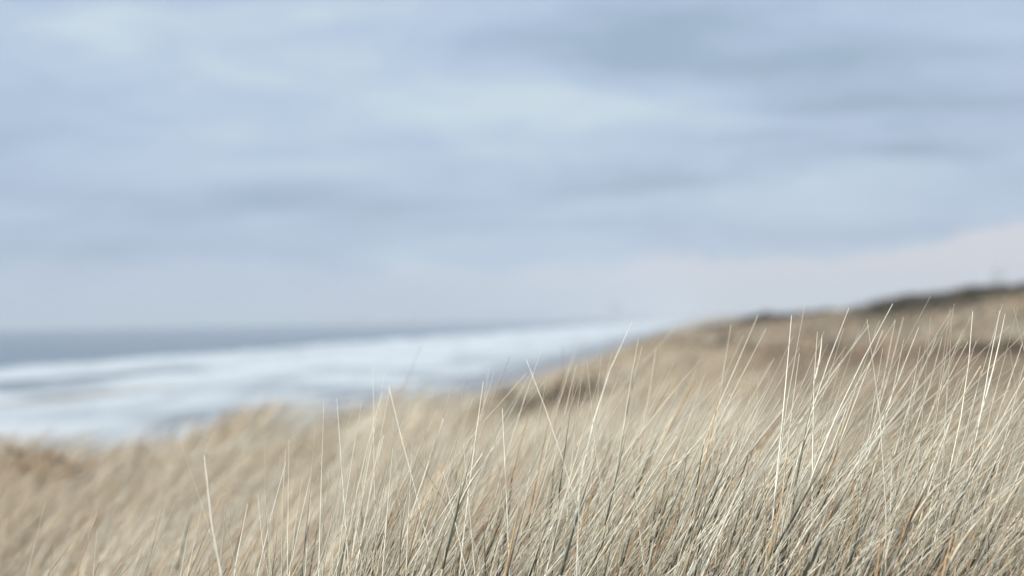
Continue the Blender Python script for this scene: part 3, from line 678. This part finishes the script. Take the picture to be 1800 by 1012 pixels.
# ================================================================== scrub on the far ridge and left crest, brown patches in hollow and dips
def scrub(label, nodes, width, n, size, names, hgt, name='scrub_thicket'):
    """a belt of low shrubs: nodes are (pixel x, distance); each leaf clump is a small tilted face on twiggy mounds"""
    cs = []
    seg = np.array([[(p - 900) / FPX * d, d] for p, d in nodes])
    t = rng.random(n) * (len(seg) - 1); i = np.minimum(t.astype(int), len(seg) - 2); f = (t - i)[:, None]
    c = seg[i] * (1 - f) + seg[i + 1] * f
    env = 1 - np.abs(t / (len(seg) - 1) * 2 - 1) ** 4
    off = rng.normal(size=(n, 2)) * np.array([width * 0.5, width])
    x = c[:, 0] + off[:, 0]; y = c[:, 1] + off[:, 1]
    hh = hgt * env * (0.55 + 0.9 * np.clip(fbm(x / (hgt * 1.6), y / (hgt * 1.6), 3) + 0.4, 0, 1)) * np.exp(-0.5 * (off[:, 1] / (width * 1.3)) ** 2)
    z = ground(x, y) + hh * rng.random(n) ** 0.6
    ctr = np.stack([x, y, z], -1)
    a = rng.normal(size=(n, 3)); a /= np.linalg.norm(a, axis=1, keepdims=True)
    b2 = np.cross(a, rng.normal(size=(n, 3))); b2 /= np.linalg.norm(b2, axis=1, keepdims=True)
    s = size * rng.uniform(0.6, 1.3, (n, 1))
    V = np.stack([ctr - a * s, ctr + b2 * s * 0.5, ctr + a * s, ctr - b2 * s * 0.5], 1).reshape(-1, 3)
    F = np.arange(4 * n).reshape(n, 4)
    C = PV[[PK.index(q) for q in names]][rng.integers(0, len(names), n)] * rng.uniform(0.5, 1.1, (n, 1))
    o = mesh_obj(name, V, F, M_GRASS, smooth=False, col=np.repeat(C, 4, 0))
    return tag(o, label, 'scrub', kind='stuff')
scrub('dark thicket along the skyline of the far dune ridge', [(1530, 168), (1640, 172), (1720, 174), (1800, 174), (1960, 176)], 3.0, 34000, 0.12, ['dark', 'dark', 'dark', 'brown'], 1.08)
scrub('dark slanting belt of scrub below the far ridge', [(1520, 112), (1600, 120), (1680, 130), (1770, 142)], 2.2, 18000, 0.10, ['dark', 'dark', 'brown', 'green'], 0.9)
scrub('low purplish brown scrub on the left end of the far ridge', [(1285, 168), (1340, 170), (1400, 170), (1500, 172)], 3.0, 14000, 0.12, ['brown', 'dark', 'dark'], 0.70)
scrub('dark brown patch in the hollow behind the middle crest', [(760, 24), (830, 25), (900, 26), (985, 28)], 0.8, 18000, 0.04, ['dark', 'brown', 'brown', 'tan'], 0.60)  # belt of small dark, brown and tan faces along the hollow
scrub('rusty brown patch of low growth at the left crest', [(40, 15), (130, 14), (200, 14)], 0.35, 9000, 0.028, ['brown', 'tan', 'tan', 'orange'], 0.50)
scrub('brown patch in the dip of the far hillside', [(1420, 44), (1520, 46), (1610, 48)], 1.6, 9000, 0.06, ['brown', 'brown', 'tan'], 0.50)  # brown and tan faces along the dip
scrub('dark brown patch in the dip at the right edge', [(1650, 52), (1740, 50), (1850, 46)], 1.6, 12000, 0.06, ['brown', 'dark', 'brown'], 0.58)  # brown and dark faces along the dip
scrub('small dark grey bush alone on the far hillside', [(1452, 58), (1468, 58)], 0.12, 900, 0.04, ['dark', 'grey'], 0.72, 'lone_bush')

# ================================================================== hazy skyline far down the coast
def box_mesh(name, x0, x1, y0, y1, z0, z1, m, parent):
    V = [(x, y, z) for z in (z0, z1) for x, y in ((x0, y0), (x1, y0), (x1, y1), (x0, y1))]
    F = [(0, 3, 2, 1), (4, 5, 6, 7), (0, 1, 5, 4), (1, 2, 6, 5), (2, 3, 7, 6), (3, 0, 4, 7)]
    return mesh_obj(name, np.array(V, float), F, m, parent, smooth=False)
def building(label, px, d, w, h, dep=18.0, plant=True, name='tower_block'):
    p = at(px, 560, d)
    e = bpy.data.objects.new(name, None); COL.objects.link(e); e.location = (p[0], d, 2.0); e.empty_display_size = 5
    wl = box_mesh('wall', -w / 2, w / 2, 0, dep, 0, h, M_CONC, e)
    rf = box_mesh('roof', -w / 2 - .3, w / 2 + .3, -.3, dep + .3, h + .01, h + 0.8, M_ROOF, e)
    if plant: box_mesh('lift_house', -w * .18, w * .14, dep * .3, dep * .7, h + .81, h + 4.5, M_CONC, rf)
    for k in range(1, int(h / 6)):
        box_mesh('window_band', -w / 2 + 1, w / 2 - 1, -.25, -.02, k * 6.0, k * 6.0 + 2.4, M_GLASS, wl)
    tag(e, label, 'building', 'hazy buildings far down the coast')
building('faint wide tower block in haze above the far dune ridge', 1752, 5600, 46, 112)
building('faint tall slab on the skyline above the middle crest', 1082, 8600, 50, 66)
building('faint low block on the horizon, leftmost of the skyline', 626, 9600, 60, 34)
building('faint block on the horizon, second from left', 726, 9400, 46, 30)
building('faint block on the horizon, third from left', 766, 9300, 34, 34)
building('faint broad hall on the horizon left of the picture middle', 885, 9000, 110, 26, plant=False)
building('faint long hall on the horizon right of the picture middle', 942, 8900, 90, 24, plant=False)
building('faint low block on the horizon beside the tall slab', 1125, 8500, 60, 26, plant=False)
V = []; n = 60
pxs = np.linspace(560, 1330, n); hh = 6 + 9 * sstep(pxs, 560, 800) + 5 * fbm(pxs * 0.02, pxs * 0, 3)
P = np.zeros((n, 5, 3))
for i, p in enumerate(pxs):
    for j, (dd, hf) in enumerate(((0, 0), (60, .75), (160, 1), (300, .7), (420, 0))):
        q = at(p, 560, 9800 - (p - 560) * 1.6 + dd); P[i, j] = (q[0], q[1], -0.5 + hf * max(0, hh[i]))
o = grid_obj('distant_headland', P, M_GROUND); tag(o, 'low headland on the horizon', None, kind='structure')

# ================================================================== sea air
m, b = mat('sea_haze')
pv = b.n('ShaderNodeVolumePrincipled'); pv.inputs['Color'].default_value = (0.65, 0.70, 0.755, 1); pv.inputs['Density'].default_value = 1 / 6500.0; pv.inputs['Anisotropy'].default_value = 0.0
out = b.n('ShaderNodeOutputMaterial'); m.node_tree.links.new(pv.outputs[0], out.inputs['Volume'])
e = box_mesh('haze', -14600, 14600, -700, 14600, -2.0, 124.0, m, None)
tag(e, 'thin pale haze hanging over sea and coast', None, kind='stuff')
